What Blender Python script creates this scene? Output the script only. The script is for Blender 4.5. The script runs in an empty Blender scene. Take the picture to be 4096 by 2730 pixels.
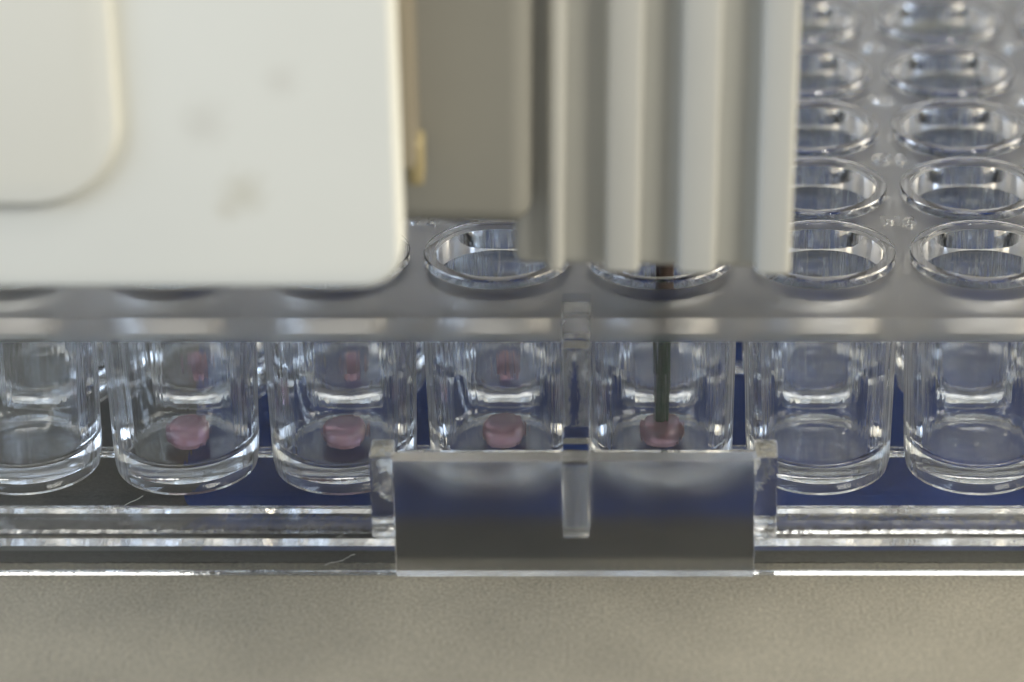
import bpy, bmesh, math, random
from mathutils import Vector, Matrix
random.seed(7)
S = 0.001                       # modelled in millimetres, built at real size in metres
scene = bpy.context.scene
COL = scene.collection

# ------------------------------------------------------------------ camera
CX, CY, CZ, PITCH = 5.28, -172.96, 94.52, 26.38
FPX = 13715.77
cam_d = bpy.data.cameras.new("camera")
cam = bpy.data.objects.new("camera", cam_d); COL.objects.link(cam)
cam.location = (CX*S, CY*S, CZ*S)
cam.rotation_euler = (math.radians(90-PITCH), 0, 0)
cam_d.sensor_width = 36.0
cam_d.lens = FPX/4096*36.0
cam_d.shift_x = -647.5/4096
cam_d.clip_start = 0.005; cam_d.clip_end = 20
cam_d.dof.use_dof = True
cam_d.dof.focus_distance = 0.1930
cam_d.dof.aperture_fstop = cam_d.lens/4.0
scene.camera = cam

# ------------------------------------------------------------------ light of the lab room, plus added lamps
world = bpy.data.worlds.new("World"); scene.world = world
world.use_nodes = True
bg = world.node_tree.nodes["Background"]
bg.inputs[0].default_value = (1.0, 0.97, 0.92, 1); bg.inputs[1].default_value = 0.15

def area(name, loc, target, sx, sy, rad, col):
    l = bpy.data.lights.new(name, 'AREA'); l.shape = 'RECTANGLE'
    l.size = sx*S; l.size_y = sy*S
    l.energy = rad*math.pi*(sx*S)*(sy*S); l.color = col
    o = bpy.data.objects.new(name, l); COL.objects.link(o)
    o.location = Vector(loc)*S
    d = Vector(target)-Vector(loc)
    o.rotation_euler = d.to_track_quat('-Z', 'Y').to_euler()
    return o
area("ceiling_lamp", (60, 60, 620), (0, 0, 0), 420, 420, 3.4, (1.0, 0.97, 0.90))
area("window_lamp", (-520, -120, 330), (0, 0, 10), 620, 420, 5.4, (0.66, 0.79, 1.0))
area("front_lamp", (430, -370, 440), (0, 0, 10), 270, 260, 9.6, (1.0, 0.96, 0.86))
area("back_fill_lamp", (60, 620, 330), (0, 0, 10), 760, 300, 0.34, (1.0, 0.96, 0.87))  # unseen fill lamp added so the deck reflects brighter
area("glint_lamp", (160, -160, 520), (0, 0, 10), 60, 60, 26, (1.0, 0.95, 0.86))  # small unseen lamp added for crisp glints on the plastic
area("bench_lamp", (480, 40, 210), (0, 0, 10), 460, 340, 3.6, (1.0, 0.88, 0.68))

scene.view_settings.view_transform = 'Standard'
scene.view_settings.look = 'None'
scene.view_settings.gamma = 1.0
scene.view_settings.exposure = 0.55
cy = scene.cycles
cy.max_bounces = 24; cy.transmission_bounces = 24; cy.transparent_max_bounces = 16
cy.glossy_bounces = 10; cy.diffuse_bounces = 3
cy.caustics_reflective = True; cy.caustics_refractive = True
cy.blur_glossy = 0.3; cy.sample_clamp_indirect = 6.0
cy.use_denoising = True

# ------------------------------------------------------------------ materials
def new_mat(name):
    m = bpy.data.materials.new(name); m.use_nodes = True
    nt = m.node_tree
    return m, nt, nt.nodes["Principled BSDF"]
def N(nt, t, **k):
    n = nt.nodes.new(t)
    for a, v in k.items(): setattr(n, a, v)
    return n
def coords(nt, scale, place=False):
    tc = N(nt, 'ShaderNodeNewGeometry') if place else N(nt, 'ShaderNodeTexCoord'); mp = N(nt, 'ShaderNodeMapping')
    mp.inputs['Scale'].default_value = scale
    nt.links.new(tc.outputs['Position' if place else 'Object'], mp.inputs['Vector'])
    return mp.outputs['Vector']
def noise(nt, vec, scale, detail=4, rough=0.55):
    n = N(nt, 'ShaderNodeTexNoise'); n.inputs['Scale'].default_value = scale
    n.inputs['Detail'].default_value = detail; n.inputs['Roughness'].default_value = rough
    nt.links.new(vec, n.inputs['Vector']); return n.outputs['Fac']
def ramp(nt, fac, stops):
    r = N(nt, 'ShaderNodeValToRGB'); e = r.color_ramp.elements
    while len(e) < len(stops): e.new(0.5)
    for q, (p, c) in zip(e, stops): q.position = p; q.color = (*c, 1)
    nt.links.new(fac, r.inputs['Fac']); return r.outputs['Color']
def bump(nt, b, fac, strength, dist):
    n = N(nt, 'ShaderNodeBump'); n.inputs['Strength'].default_value = strength
    n.inputs['Distance'].default_value = dist
    nt.links.new(fac, n.inputs['Height']); nt.links.new(n.outputs['Normal'], b.inputs['Normal'])

def plastic(name, rough, col=(0.97, 0.98, 0.985), ior=1.50, relief=None, sheen=0.0):
    m, nt, b = new_mat(name)
    b.inputs['Base Color'].default_value = (*col, 1)
    b.inputs['Transmission Weight'].default_value = 1.0
    b.inputs['Roughness'].default_value = rough
    b.inputs['IOR'].default_value = ior
    if sheen:
        b.inputs['Sheen Weight'].default_value = sheen; b.inputs['Sheen Roughness'].default_value = 0.25  # sheen stands in for light gathered along the wall edges
    if relief:
        vec = coords(nt, relief[0], True)
        bump(nt, b, noise(nt, vec, 1.0, 3), relief[1], relief[2])
    return m
M_CLEAR = plastic("clear_polystyrene", 0.010, relief=((2000, 2000, 55), 0.58, 0.00005), sheen=0.5)
# tube-edge light put into the material: a streaked pale mix towards grazing angles
def edge_brighten(m, amount):
    nt = m.node_tree; b = nt.nodes["Principled BSDF"]; out = nt.nodes["Material Output"]
    lw = N(nt, 'ShaderNodeLayerWeight'); lw.inputs['Blend'].default_value = 0.5
    mr = N(nt, 'ShaderNodeMapRange', interpolation_type='SMOOTHSTEP')
    for k, v in zip(('From Min', 'From Max', 'To Min', 'To Max'), (0.40, 0.80, 0.0, amount)): mr.inputs[k].default_value = v
    nt.links.new(lw.outputs['Facing'], mr.inputs['Value'])
    st = ramp(nt, noise(nt, coords(nt, (2400, 2400, 110), True), 1.0, 3), [(0.36, (0.15,)*3), (0.62, (1,)*3)])
    mu = N(nt, 'ShaderNodeMath', operation='MULTIPLY')
    nt.links.new(mr.outputs['Result'], mu.inputs[0]); nt.links.new(st, mu.inputs[1])
    df = N(nt, 'ShaderNodeBsdfDiffuse'); tl = N(nt, 'ShaderNodeBsdfTranslucent'); mx = N(nt, 'ShaderNodeMixShader'); mo = N(nt, 'ShaderNodeMixShader')
    for q in (df, tl): q.inputs['Color'].default_value = (0.92, 0.93, 0.95, 1)
    nt.links.new(df.outputs[0], mx.inputs[1]); nt.links.new(tl.outputs[0], mx.inputs[2])
    nt.links.new(mu.outputs[0], mo.inputs[0]); nt.links.new(b.outputs[0], mo.inputs[1]); nt.links.new(mx.outputs[0], mo.inputs[2])
    nt.links.new(mo.outputs[0], out.inputs['Surface'])
edge_brighten(M_CLEAR, 0.80)
M_STREAK = plastic("drawn_polystyrene", 0.02, relief=((1500, 1500, 45), 0.75, 0.00008))
M_WALL = plastic("smooth_polystyrene", 0.012, relief=((160, 160, 60), 0.05, 0.00004))
M_DECK = plastic("satin_polystyrene", 0.30, col=(0.69, 0.69, 0.675), relief=((500, 500, 500), 0.1, 0.00003))
M_FROST = plastic("frosted_polystyrene", 0.25, col=(0.95, 0.96, 0.97), relief=((9000, 9000, 9000), 0.15, 0.00003))
M_EDGE = plastic("moulded_edge_polystyrene", 0.06, relief=((1100, 300, 500), 0.4, 0.0001), sheen=0.4)

def sand_mat(name, c0, c1, rough, metal, bs, spec=0.5):
    m, nt, b = new_mat(name); b.inputs['Specular IOR Level'].default_value = spec
    vec = coords(nt, (1, 1, 1))
    f = noise(nt, vec, 5200, 3, 0.7); g = noise(nt, vec, 130, 3)
    mx = N(nt, 'ShaderNodeMix', data_type='FLOAT'); mx.inputs[0].default_value = 0.18
    nt.links.new(f, mx.inputs[2]); nt.links.new(g, mx.inputs[3])
    nt.links.new(ramp(nt, mx.outputs[0], [(0.30, c0), (0.70, c1)]), b.inputs['Base Color'])
    b.inputs['Roughness'].default_value = rough; b.inputs['Metallic'].default_value = metal
    bump(nt, b, f, bs, 0.0002)
    return m
M_STAGE = sand_mat("sandblasted_stage", (0.065, 0.060, 0.047), (0.275, 0.25, 0.185), 0.55, 0.0, 0.5)
M_NEST = sand_mat("dark_anodised_nest", (0.050, 0.050, 0.045), (0.085, 0.083, 0.074), 0.5, 0.0, 0.25, 0.12)
M_NAVY = sand_mat("navy_panel", (0.007, 0.034, 0.17), (0.010, 0.042, 0.21), 0.45, 0.0, 0.05, 0.08)
M_BEZEL = sand_mat("white_bezel", (0.84, 0.84, 0.84), (0.87, 0.87, 0.87), 0.5, 0.0, 0.02)
M_BENCH = sand_mat("dark_bench", (0.10, 0.10, 0.10), (0.13, 0.13, 0.125), 0.5, 0.0, 0.02)

def paint(name, col, rough, var=0.04, spots=()):
    m, nt, b = new_mat(name)
    vec = coords(nt, (1, 1, 1))
    c0 = tuple(x*(1-var) for x in col); c1 = tuple(min(1, x*(1+var)) for x in col)
    out = ramp(nt, noise(nt, vec, 90, 5), [(0.3, c0), (0.7, c1)])
    for (px, pz, rad, dark) in spots:
        tc = N(nt, 'ShaderNodeTexCoord'); mp = N(nt, 'ShaderNodeMapping')
        mp.inputs['Location'].default_value = (-px*S/(rad*S), 0, -pz*S/(rad*S))
        mp.inputs['Scale'].default_value = (1/(rad*S), 0, 1/(rad*S))
        nt.links.new(tc.outputs['Object'], mp.inputs['Vector'])
        nz = N(nt, 'ShaderNodeTexNoise'); nz.inputs['Scale'].default_value = 2.2; nz.inputs['Detail'].default_value = 4
        nt.links.new(mp.outputs['Vector'], nz.inputs['Vector'])
        ad = N(nt, 'ShaderNodeMixRGB', blend_type='LINEAR_LIGHT'); ad.inputs[0].default_value = 0.5
        nt.links.new(mp.outputs['Vector'], ad.inputs[1]); nt.links.new(nz.outputs['Color'], ad.inputs[2])
        gr = N(nt, 'ShaderNodeTexGradient', gradient_type='SPHERICAL')
        nt.links.new(ad.outputs[0], gr.inputs['Vector'])
        mul = N(nt, 'ShaderNodeMath', operation='MULTIPLY'); mul.inputs[1].default_value = 1.0
        nt.links.new(gr.outputs['Fac'], mul.inputs[0])
        mx = N(nt, 'ShaderNodeMixRGB'); mx.inputs[2].default_value = (*dark, 1)
        nt.links.new(mul.outputs[0], mx.inputs[0]); nt.links.new(out, mx.inputs[1])
        out = mx.outputs[0]
    nt.links.new(out, b.inputs['Base Color'])
    b.inputs['Roughness'].default_value = rough
    return m
M_COVER = paint("cream_white_cover", (0.78, 0.79, 0.73), 0.75, 0.015,
                spots=((-15.29, 28.07, 1.5, (0.66, 0.65, 0.56)), (-17.0, 31.68, 1.6, (0.70, 0.70, 0.64)),
                       (-13.21, 33.86, 1.2, (0.71, 0.71, 0.65)), (-16.15, 27.22, 0.9, (0.69, 0.68, 0.6))))
M_BOSS = paint("cream_boss", (0.79, 0.78, 0.69), 0.8, 0.015)
M_BRACKET = paint("beige_bracket", (0.30, 0.265, 0.20), 0.45, 0.06)
M_CLIP = paint("yellow_brass", (0.36, 0.30, 0.16), 0.35, 0.1)
M_BODY = paint("grey_body", (0.30, 0.295, 0.26), 0.40, 0.04)
M_FLUTE = paint("pale_grey_flute", (0.60, 0.595, 0.54), 0.32, 0.03)
M_NEEDLE = paint("dark_green_needle", (0.006, 0.055, 0.028), 0.35, 0.15)
M_TIP = paint("brown_needle_tip", (0.05, 0.03, 0.02), 0.4, 0.2)

m, nt, b = new_mat("pink_gel"); M_GEL = m
b.inputs['Base Color'].default_value = (0.76, 0.50, 0.62, 1)
b.inputs['Transmission Weight'].default_value = 0.72
b.inputs['Roughness'].default_value = 0.03; b.inputs['IOR'].default_value = 1.38
b.inputs['Subsurface Weight'].default_value = 0.3
b.inputs['Subsurface Radius'].default_value = (0.001, 0.0005, 0.0005)
b.inputs['Subsurface Scale'].default_value = 0.6

# ------------------------------------------------------------------ helpers
def link(name, me, parent=None, mat=None, smooth=None):
    if mat is not None:
        for q in (mat if isinstance(mat, (list, tuple)) else [mat]): me.materials.append(q)
    if smooth is not None:
        me.polygons.foreach_set('use_smooth', [True]*len(me.polygons))
        me.set_sharp_from_angle(angle=math.radians(smooth))
    o = bpy.data.objects.new(name, me); COL.objects.link(o)
    if parent: o.parent = parent
    return o
def from_bm(name, bm, parent=None, mat=None, smooth=35, recalc=True):
    if recalc: bmesh.ops.recalc_face_normals(bm, faces=bm.faces[:])
    bmesh.ops.scale(bm, vec=(S, S, S), verts=bm.verts[:])
    me = bpy.data.meshes.new(name); bm.to_mesh(me); bm.free()
    return link(name, me, parent, mat, smooth)
def empty(name, loc, label, cat, group=None):
    o = bpy.data.objects.new(name, None); COL.objects.link(o)
    o.location = Vector(loc)*S; o.empty_display_size = 0.002
    return tag(o, label, cat, group)
def tag(o, label, cat, group=None):
    o['label'] = label; o['category'] = cat
    if group: o['group'] = group
    return o
def struct(o):
    o['kind'] = 'structure'; return o
def box_bm(x0, x1, y0, y1, z0, z1, bev=0.0, seg=2):
    bm = bmesh.new()
    bmesh.ops.create_cube(bm, size=1)
    for v in bm.verts:
        v.co = Vector(((x0+x1)/2+v.co.x*(x1-x0), (y0+y1)/2+v.co.y*(y1-y0), (z0+z1)/2+v.co.z*(z1-z0)))
    if bev: bmesh.ops.bevel(bm, geom=bm.edges[:], offset=bev, segments=seg, affect='EDGES', profile=0.5)
    return bm
def prism_xz(pts, y0, y1, bev=0.0):
    bm = bmesh.new()
    a = [bm.verts.new((x, y0, z)) for x, z in pts]; c = [bm.verts.new((x, y1, z)) for x, z in pts]
    n = len(pts); f0 = bm.faces.new(a); f1 = bm.faces.new(c[::-1])
    for i in range(n): bm.faces.new((a[i], c[i], c[(i+1) % n], a[(i+1) % n]))
    bmesh.ops.recalc_face_normals(bm, faces=bm.faces[:])
    if bev:
        bmesh.ops.bevel(bm, geom=list(set(f0.edges) | set(f1.edges)), offset=bev, segments=3, affect='EDGES', profile=0.5)
    return bm
def lathe_bm(prof, n=48, x=0, y=0):
    bm = bmesh.new(); rings = []
    for r, z in prof:
        if r < 1e-6: rings.append([bm.verts.new((x, y, z))])
        else: rings.append([bm.verts.new((x+r*math.cos(2*math.pi*i/n), y+r*math.sin(2*math.pi*i/n), z)) for i in range(n)])
    for a, c in zip(rings, rings[1:]):
        for i in range(n):
            j = (i+1) % n
            if len(a) == 1: bm.faces.new((a[0], c[i], c[j]))
            elif len(c) == 1: bm.faces.new((a[i], c[0], a[j]))
            else: bm.faces.new((a[i], c[i], c[j], a[j]))
    return bm

# ------------------------------------------------------------------ the setting: bench, stage, nest, navy panel
struct(from_bm("table", box_bm(-1500, 1500, -900, 1500, -131, -100), mat=M_BENCH, smooth=None))
struct(from_bm("instrument_base", box_bm(-262, 262, -24.5, 222, -99.9, -1.0, 1.5, 4), mat=M_BEZEL, smooth=30))
struct(from_bm("stage_plate", box_bm(-260, 260, -26, 220, -0.996, 0.0, 0.12), mat=M_STAGE, smooth=30))
def sheet(name, x0, x1, y0, y1, z0, z1, rad, mat):
    pts = []
    for cx_, cy_, a0 in ((x1-rad, y1-rad, 0), (x0+rad, y1-rad, 90), (x0+rad, y0+rad, 180), (x1-rad, y0+rad, 270)):
        for k in range(9):
            a = math.radians(a0+k*90/8); pts.append((cx_+rad*math.cos(a), cy_+rad*math.sin(a)))
    bm = bmesh.new()
    a = [bm.verts.new((x, y, z0)) for x, y in pts]; c = [bm.verts.new((x, y, z1)) for x, y in pts]
    bm.faces.new(a[::-1]); bm.faces.new(c)
    for i in range(len(pts)):
        j = (i+1) % len(pts); bm.faces.new((a[i], a[j], c[j], c[i]))
    return struct(from_bm(name, bm, mat=mat, smooth=30))
sheet("nest_floor", -44.3, 80.3, -8.9, 73, 0.0005, 0.05, 1.0, M_NEST)
sheet("blue_panel", -22.6, 76, -4.3, 69, 0.0505, 0.10, 3.0, M_NAVY)

# ------------------------------------------------------------------ the microplate
ZT, ZD, ZU = 14.4, 13.9, 12.5          # rim top, deck top, deck underside
plate = empty("microplate", (18, 31.5, 0), "clear 96 well plastic plate with raised rims standing on the metal stage", "well plate")
PO = Vector((18, 31.5, 0))
NSEG = 64
FZ = 2.65                               # floor of a well
def well_mesh():
    bm = bmesh.new()
    prof = [(4.10, ZD), (4.13, ZD+0.06), (4.13, ZT-0.07), (4.06, ZT), (3.54, ZT), (3.47, ZT-0.06), (3.44, ZT-0.9), (3.36, 8.5),
            (3.26, FZ+0.6), (3.20, FZ+0.24), (3.05, FZ+0.05), (2.8, FZ), (0, FZ)]
    low = [(4.42, ZU), (4.38, ZU-0.15), (4.35, ZU-1.0), (4.14, 3.0), (4.08, 1.75), (3.98, 1.3), (3.72, 1.25), (3.60, 1.35),
           (3.54, 1.65), (3.44, FZ-0.8), (0, FZ-0.8)]
    def ring(r, z):
        if r == 0: return [bm.verts.new((0, 0, z))]
        return [bm.verts.new((r*math.cos(2*math.pi*i/NSEG), r*math.sin(2*math.pi*i/NSEG), z)) for i in range(NSEG)]
    def square(z):
        out = []
        for i in range(NSEG):
            a = 2*math.pi*i/NSEG; c, s = math.cos(a), math.sin(a); k = 4.5/max(abs(c), abs(s))
            out.append(bm.verts.new((c*k, s*k, z)))
        return out
    def strip(a, c, mi=0):
        for i in range(NSEG):
            j = (i+1) % NSEG
            f = bm.faces.new((a[i], a[j], c[j], c[i]) if len(c) > 1 else (a[i], a[j], c[0]))
            f.material_index = mi
    # top side: square -> rim -> inside floor (normals up / inward)
    prev = square(ZD)
    for k, (r, z) in enumerate(prof):
        cur = ring(r, z); strip(prev, cur, 1 if k == 0 else 3 if k == 7 else 2 if k > 9 or k < 7 else 0); prev = cur
    # underside: square -> tube outside -> floor underside, wound the other way
    prev = square(ZU)
    for k, (r, z) in enumerate(low):
        cur = ring(r, z)
        for i in range(NSEG):
            j = (i+1) % NSEG
            f = bm.faces.new((prev[j], prev[i], cur[i], cur[j]) if len(cur) > 1 else (prev[j], prev[i], cur[0]))
            f.material_index = 1 if k == 0 else 2 if k > 6 else 0
        prev = cur
    bmesh.ops.scale(bm, vec=(S, S, S), verts=bm.verts[:])
    me = bpy.data.meshes.new("well"); bm.to_mesh(me); bm.free()
    
    for q in (M_CLEAR, M_DECK, M_WALL, M_STREAK): me.materials.append(q)
    me.polygons.foreach_set('use_smooth', [True]*len(me.polygons))
    me.set_sharp_from_angle(angle=math.radians(32))
    return me
WELL = well_mesh()
COLX = lambda c: -4.5+(c-4)*9          # column number -> X
ROWY = lambda r: r*9                   # 0 = row H
def text_mesh(s):
    cu = bpy.data.curves.new("code", 'FONT'); cu.body = s; cu.size = 1.75*S; cu.extrude = 0.15*S
    cu.bevel_depth = 0.055*S; cu.bevel_resolution = 1; cu.align_x = 'CENTER'; cu.align_y = 'CENTER'; cu.resolution_u = 3
    o = bpy.data.objects.new("code_tmp", cu); COL.objects.link(o)
    dg = bpy.context.evaluated_depsgraph_get(); dg.update()
    me = bpy.data.meshes.new_from_object(o.evaluated_get(dg))
    bpy.data.objects.remove(o); bpy.data.curves.remove(cu)
    return me
WELLS = {}
for r in range(8):
    for c in range(1, 13):
        o = bpy.data.objects.new("well", WELL); COL.objects.link(o); o.parent = plate
        o.location = (Vector((COLX(c), ROWY(r), 0))-PO)*S
        WELLS[(r, c)] = o
        if r < 5 and c < 9:
            me = text_mesh("HGFEDCBA"[r]+str(c)); me.name = "well_code"
            t = link("well_code", me, o, M_WALL)
            t.location = Vector((4.5, 4.5, ZD+0.02))*S
# border of the plate: deck margin, skirt wall and base flange swept round the rectangle
BX0, BX1, BY0, BY1 = COLX(1)-4.5, COLX(12)+4.5, -4.5, 67.5
GATE = 0.78                            # half width of the clear gate where the rib meets the satin deck
TX0, TX1 = -9.85, 9.65               # the finger grip, left and right end
def skirt_bm(prof, mats):
    """prof: (offset outwards, z); swept round the rectangle, the long front side in sections"""
    bm = bmesh.new()
    e = lambda o: 0 if o == 0 else 3.14
    low = {6: (3.76, 5.9), 7: (3.77, 5.8), 8: (2.70, 5.8), 9: (2.69, 5.95)}
    cut = [low.get(k, q) for k, q in enumerate(prof)]
    def ring(fn, pr): return [bm.verts.new(Vector((*fn(o), z))-PO) for o, z in pr]
    def at(x): return lambda o: (x, BY0-o)
    loop = [ring(at(TX1), prof), ring(lambda o: (BX1+o+e(o), BY0-o), prof), ring(lambda o: (BX1+o+e(o), BY1+o), prof),
            ring(lambda o: (BX0-o-e(o), BY1+o), prof), ring(lambda o: (BX0-o-e(o), BY0-o), prof), ring(at(TX0), prof)]
    mid = [ring(at(x), cut) for x in (TX0, -GATE, GATE, TX1)]
    for chain in (loop, mid):
        for n_, (a, c) in enumerate(zip(chain, chain[1:])):
            for k in range(len(prof)-1):
                f = bm.faces.new((a[k], a[k+1], c[k+1], c[k]))
                f.material_index = 0 if (chain is mid and n_ == 1 and (k < 5 or k > 9)) else mats[k]
    for Q, T, flip in ((loop[-1], mid[0], False), (loop[0], mid[-1], True)):
        q = (T[6], Q[6], Q[7], Q[8], Q[9], T[9], T[8], T[7])
        bm.faces.new(q[::-1] if flip else q).material_index = 2
    return bm
prof = [(0, ZD), (2.85, ZD), (3.02, ZD-0.05), (3.10, ZD-0.18), (3.14, ZU+0.15), (3.18, ZU), (4.06, 2.52), (4.06, 2.42),
        (3.10, 2.42), (2.98, 2.52), (2.15, ZU-0.2), (1.95, ZU), (0, ZU)]
mats = [1, 1, 1, 1, 1, 0, 2, 2, 2, 0, 2, 1]
TX0, TX1 = -9.85, 9.65               # the finger grip, left and right end
from_bm("skirt", skirt_bm(prof, mats), plate, [M_WALL, M_DECK, M_EDGE], 32, recalc=False)
# base flange: runs round the plate and stops at the finger grip
def flange_bm():
    bm = bmesh.new()
    pr = [(2.9, 2.40), (6.62, 2.40), (6.72, 2.34), (6.74, 2.2), (6.74, 0.16), (6.68, 0.04), (6.58, 0.01), (5.75, 0.01), (5.65, 0.1),
          (5.55, 1.2), (5.35, 1.4), (2.9, 1.42)]
    rings = []
    for corner in range(6):
        ring = []
        for o, z in pr:
            x0, x1, y0, y1 = BX0-o-3.14, BX1+o+3.14, BY0-o, BY1+o
            p = [(TX1, y0), (x1, y0), (x1, y1), (x0, y1), (x0, y0), (TX0, y0)][corner]
            ring.append(bm.verts.new(Vector((*p, z))-PO))
        rings.append(ring)
    n = len(pr)
    for a, c in zip(rings, rings[1:]):
        for i in range(n):
            j = (i+1) % n; bm.faces.new((a[i], c[i], c[j], a[j]))
    bm.faces.new(rings[0]); bm.faces.new(rings[-1][::-1])
    return bm
from_bm("base_flange", flange_bm(), plate, M_EDGE, 32)
def part(name, bm, mat, smooth=32):
    bmesh.ops.translate(bm, vec=-PO, verts=bm.verts[:])
    return from_bm(name, bm, plate, mat, smooth)
# finger grip: frosted panel between two clear posts
def yz_prism(pts, x0, x1, bev=0.06):
    bm = prism_xz(pts, x0, x1, bev)
    for v in bm.verts: v.co = Vector((v.co.y, v.co.x, v.co.z))
    return bm
part("grip_panel", yz_prism([(-11.30, 0.02), (-11.30, 7.15), (-10.25, 7.15), (-10.25, 0.02)], TX0+0.02, TX1-0.02), M_FROST)
for x in (-10.42, 10.22):
    part("grip_post", box_bm(x-0.62, x+0.62, -11.40, -9.3, 2.42, 7.45, 0.10, 3), M_EDGE)
# moulded rib in the middle: fin from the deck down to the ledge
pts = [(-11.42, 2.45), (-11.42, 6.9), (-10.9, 7.25), (-8.4, 7.7), (-7.80, 12.1), (-4.3, 12.45), (-6.2, 7.0), (-9.0, 2.5)]
bm = bmesh.new()
for sx in (-0.72, 0.72):
    pass
a = [bm.verts.new((-0.72, y, z)) for y, z in pts]; c = [bm.verts.new((0.72, y, z)) for y, z in pts]
n = len(pts); bm.faces.new(a); bm.faces.new(c[::-1])
for i in range(n): bm.faces.new((a[i], a[(i+1) % n], c[(i+1) % n], c[i]))
bmesh.ops.recalc_face_normals(bm, faces=bm.faces[:])
bmesh.ops.bevel(bm, geom=bm.edges[:], offset=0.10, segments=2, affect='EDGES', profile=0.5)
part("rib", bm, M_EDGE)
# thin webs that tie neighbouring tubes together near the floor
web = None
for r in range(3):
    for c in range(1, 12):
        if web is None:
            web = from_bm("web", box_bm(-0.44, 0.44, -0.35, 0.35, 1.62, 1.98, 0.05), plate, M_EDGE, 32); w = web
        else:
            w = web.copy(); COL.objects.link(w)
        w.location = (Vector((COLX(c)+4.5, ROWY(r), 0))-PO)*S

# ------------------------------------------------------------------ gel drops
DROP = None
def drop_mesh(R, H, seed):
    rnd = random.Random(seed)
    prof = [(0, H)]
    for k in range(1, 15):
        t = k/14*math.radians(128); c = math.cos(t)
        prof.append((R*math.sin(t)**0.6, 0.46*H+0.54*H*(abs(c)**0.85)*(1 if c > 0 else -1)))
    prof = [(r, max(z, 0)) for r, z in prof]
    prof.append((prof[-1][0]*0.97, 0.0)); prof.append((0, 0.0))
    bm = lathe_bm(prof, 40)
    ph = [rnd.uniform(0, 6.28) for _ in range(3)]
    for v in bm.verts:
        a = math.atan2(v.co.y, v.co.x); k = 1+0.025*math.sin(2*a+ph[0])+0.015*math.sin(3*a+ph[1])
        v.co.x *= k; v.co.y *= k
    return bm
specs = [((0, 2), 1.32, 1.12, 0.15, "rosy gel drop in the leftmost front well, below the white cover"),
         ((0, 3), 1.32, 1.10, 0.05, "mauve gel drop in the front well just left of the frosted grip panel's post"),
         ((0, 4), 1.32, 1.15, 0.1, "pink gel drop in the front well left of the clear rib, no needle in it"),
         ((0, 5), 1.28, 1.22, 0.1, "pink gel drop touched by the tip of the dark green needle"),
         ((1, 2), 0.78, 1.3, 0.0, "small pink gel drop in the second row well behind the rosy drop"),
         ((1, 3), 0.78, 1.3, 0.0, "small mauve gel drop in the second row well behind the mauve drop"),
         ((1, 4), 0.78, 1.3, 0.0, "small pink gel drop in the second row well directly left of the rib")]
for k, ((r, c), R, H, dx, lab) in enumerate(specs):
    o = from_bm("gel_drop", drop_mesh(R, H, k), mat=M_GEL, smooth=60)
    o.location = Vector((COLX(c)+dx, ROWY(r)-1.3*r, FZ+0.005))*S
    tag(o, lab, "gel drop", "pink gel drops in the wells")

# ------------------------------------------------------------------ white cover of the print head
cov = empty("head_cover", (-20, -23, 22.8), "cream white smudged cover plate with rounded corner hanging over the plate at left", "machine cover")
CO = Vector((-20, -23, 22.8))
def cpart(name, bm, mat, root, off, smooth=32):
    bmesh.ops.translate(bm, vec=-off, verts=bm.verts[:])
    return from_bm(name, bm, root, mat, smooth)
def rounded(x0, x1, z0, z1, rad, corners, n=10):
    pts = []
    for key, cx_, cz_, a0 in (('br', x1-rad, z0+rad, 270), ('tr', x1-rad, z1-rad, 0), ('tl', x0+rad, z1-rad, 90), ('bl', x0+rad, z0+rad, 180)):
        if key in corners:
            for k in range(n+1):
                a = math.radians(a0+k*90/n); pts.append((cx_+rad*math.cos(a), cz_+rad*math.sin(a)))
        else:
            pts.append({'br': (x1, z0), 'tr': (x1, z1), 'tl': (x0, z1), 'bl': (x0, z0)}[key])
    return pts
XR = -7.84
plate_o = from_bm("cover_plate", prism_xz(rounded(-75, XR, 22.95, 75, 1.9, ('br', 'bl', 'tr', 'tl')), -23.0, -20.2, 0.35), cov, M_COVER, 40)
plate_o.location = -CO*S
o = from_bm("boss", prism_xz(rounded(-58, -20.89, 27.55, 66, 4.4, ('br', 'bl', 'tr', 'tl')), -23.55, -22.99, 0.3), cov, M_BOSS, 40); o.location = -CO*S
o = from_bm("bracket", box_bm(-30, -7.25, -20.19, -16.55, 27.98, 70, 0.3), cov, M_BRACKET); o.location = -CO*S
bmc = box_bm(-7.75, -6.98, -19.2, -17.2, 26.7, 28.93, 0.2, 3)
o = from_bm("clip", bmc, cov, M_CLIP); o.location = -CO*S

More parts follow.
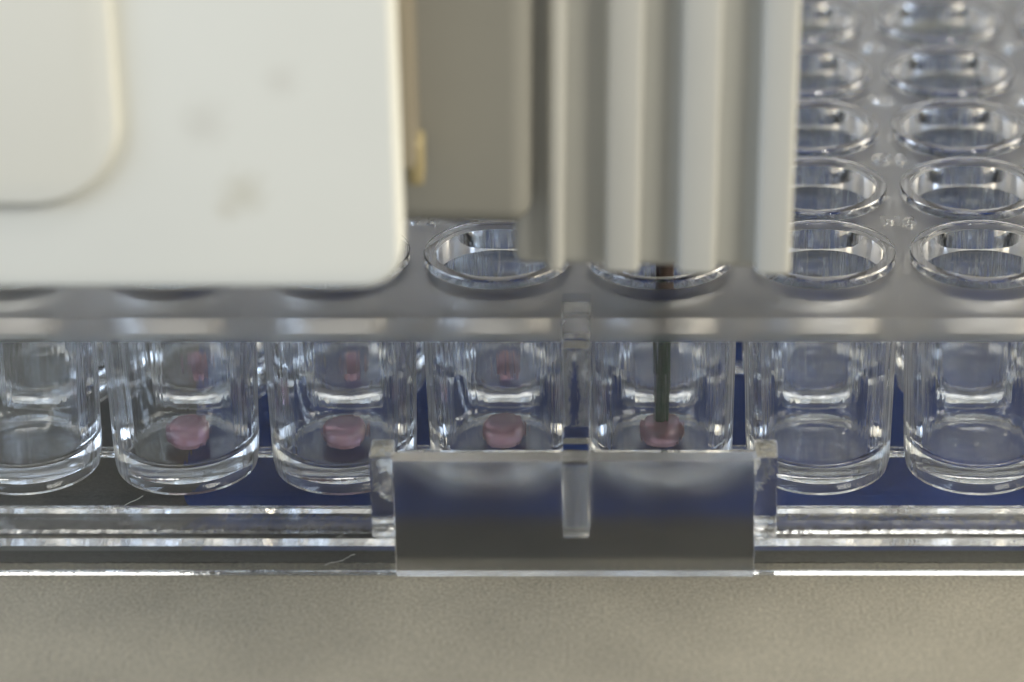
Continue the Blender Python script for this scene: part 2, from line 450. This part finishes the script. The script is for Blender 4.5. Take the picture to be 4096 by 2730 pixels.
# ------------------------------------------------------------------ grey nozzle holder with flutes and needle
noz = empty("nozzle_holder", (4.5, 0, 20.6), "grey fluted nozzle holder with a dark green needle reaching down into a well", "nozzle holder")
NO = Vector((4.5, 0, 20.6))
noz.rotation_euler = (0, math.radians(1.2), 0)
def npart(name, bm, mat, smooth=32): return cpart(name, bm, mat, noz, NO, smooth)
npart("side_body", box_bm(-24, -1.91, -16.5, 6, 23.0, 80, 1.2, 5), M_BODY)
npart("holder_body", box_bm(-2.86, 10.99, -14.7, 9, 20.15, 80, 0.6, 3), M_FLUTE)
for x0, x1 in ((-1.15, -0.30), (1.74, 3.54), (5.44, 7.39), (9.38, 11.18)):
    npart("flute", box_bm(x0, x1, -16.0, -14.6, 20.4, 79, 0.32, 3), M_FLUTE)
npart("needle", lathe_bm([(0, 3.75), (0.38, 3.75), (0.40, 3.9), (0.40, 12.395), (0, 12.395)], 24, 4.93, 0), M_NEEDLE)
npart("needle_tip", lathe_bm([(0, 2.9), (0.30, 2.9), (0.37, 3.05), (0.38, 3.748), (0, 3.748)], 24, 4.93, 0), M_TIP)
npart("needle_hub", lathe_bm([(0, 12.4), (0.50, 12.4), (0.56, 18.2), (1.3, 19.6), (1.6, 20.27), (0, 20.27)], 24, 4.93, 0), M_TIP)

# ------------------------------------------------------------------ lint on the nest, and a scratch drawn as a fibre
def fibre(pts, r, label):
    cu = bpy.data.curves.new("lint", 'CURVE'); cu.dimensions = '3D'; cu.bevel_depth = r*S; cu.bevel_resolution = 1
    sp = cu.splines.new('NURBS'); sp.points.add(len(pts)-1); sp.use_endpoint_u = True; sp.order_u = 3
    for q, p in zip(sp.points, pts): q.co = (*(Vector(p)*S), 1)
    o = bpy.data.objects.new("lint_tmp", cu); COL.objects.link(o)
    dg = bpy.context.evaluated_depsgraph_get(); dg.update()
    me = bpy.data.meshes.new_from_object(o.evaluated_get(dg)); me.name = "lint_fibre"
    bpy.data.objects.remove(o); bpy.data.curves.remove(cu)
    tag(link("lint_fibre", me, None, M_LINT), label, "lint")
M_LINT = paint("pale_lint", (0.62, 0.62, 0.58), 0.8, 0.05)
fibre([(-25.8, -2.9, 0.09), (-25.5, -2.5, 0.12), (-25.2, -2.3, 0.10), (-24.9, -1.8, 0.11)], 0.022, "short pale lint fibre on the dark nest floor left of the blue panel")
fibre([(-13.9, -9.4, 0.09), (-13.5, -9.1, 0.12), (-13.1, -9.0, 0.10), (-12.6, -8.4, 0.13), (-12.3, -8.2, 0.10)], 0.018, "longer pale fibre drawn for a scratch, under the flange left of the grip panel")
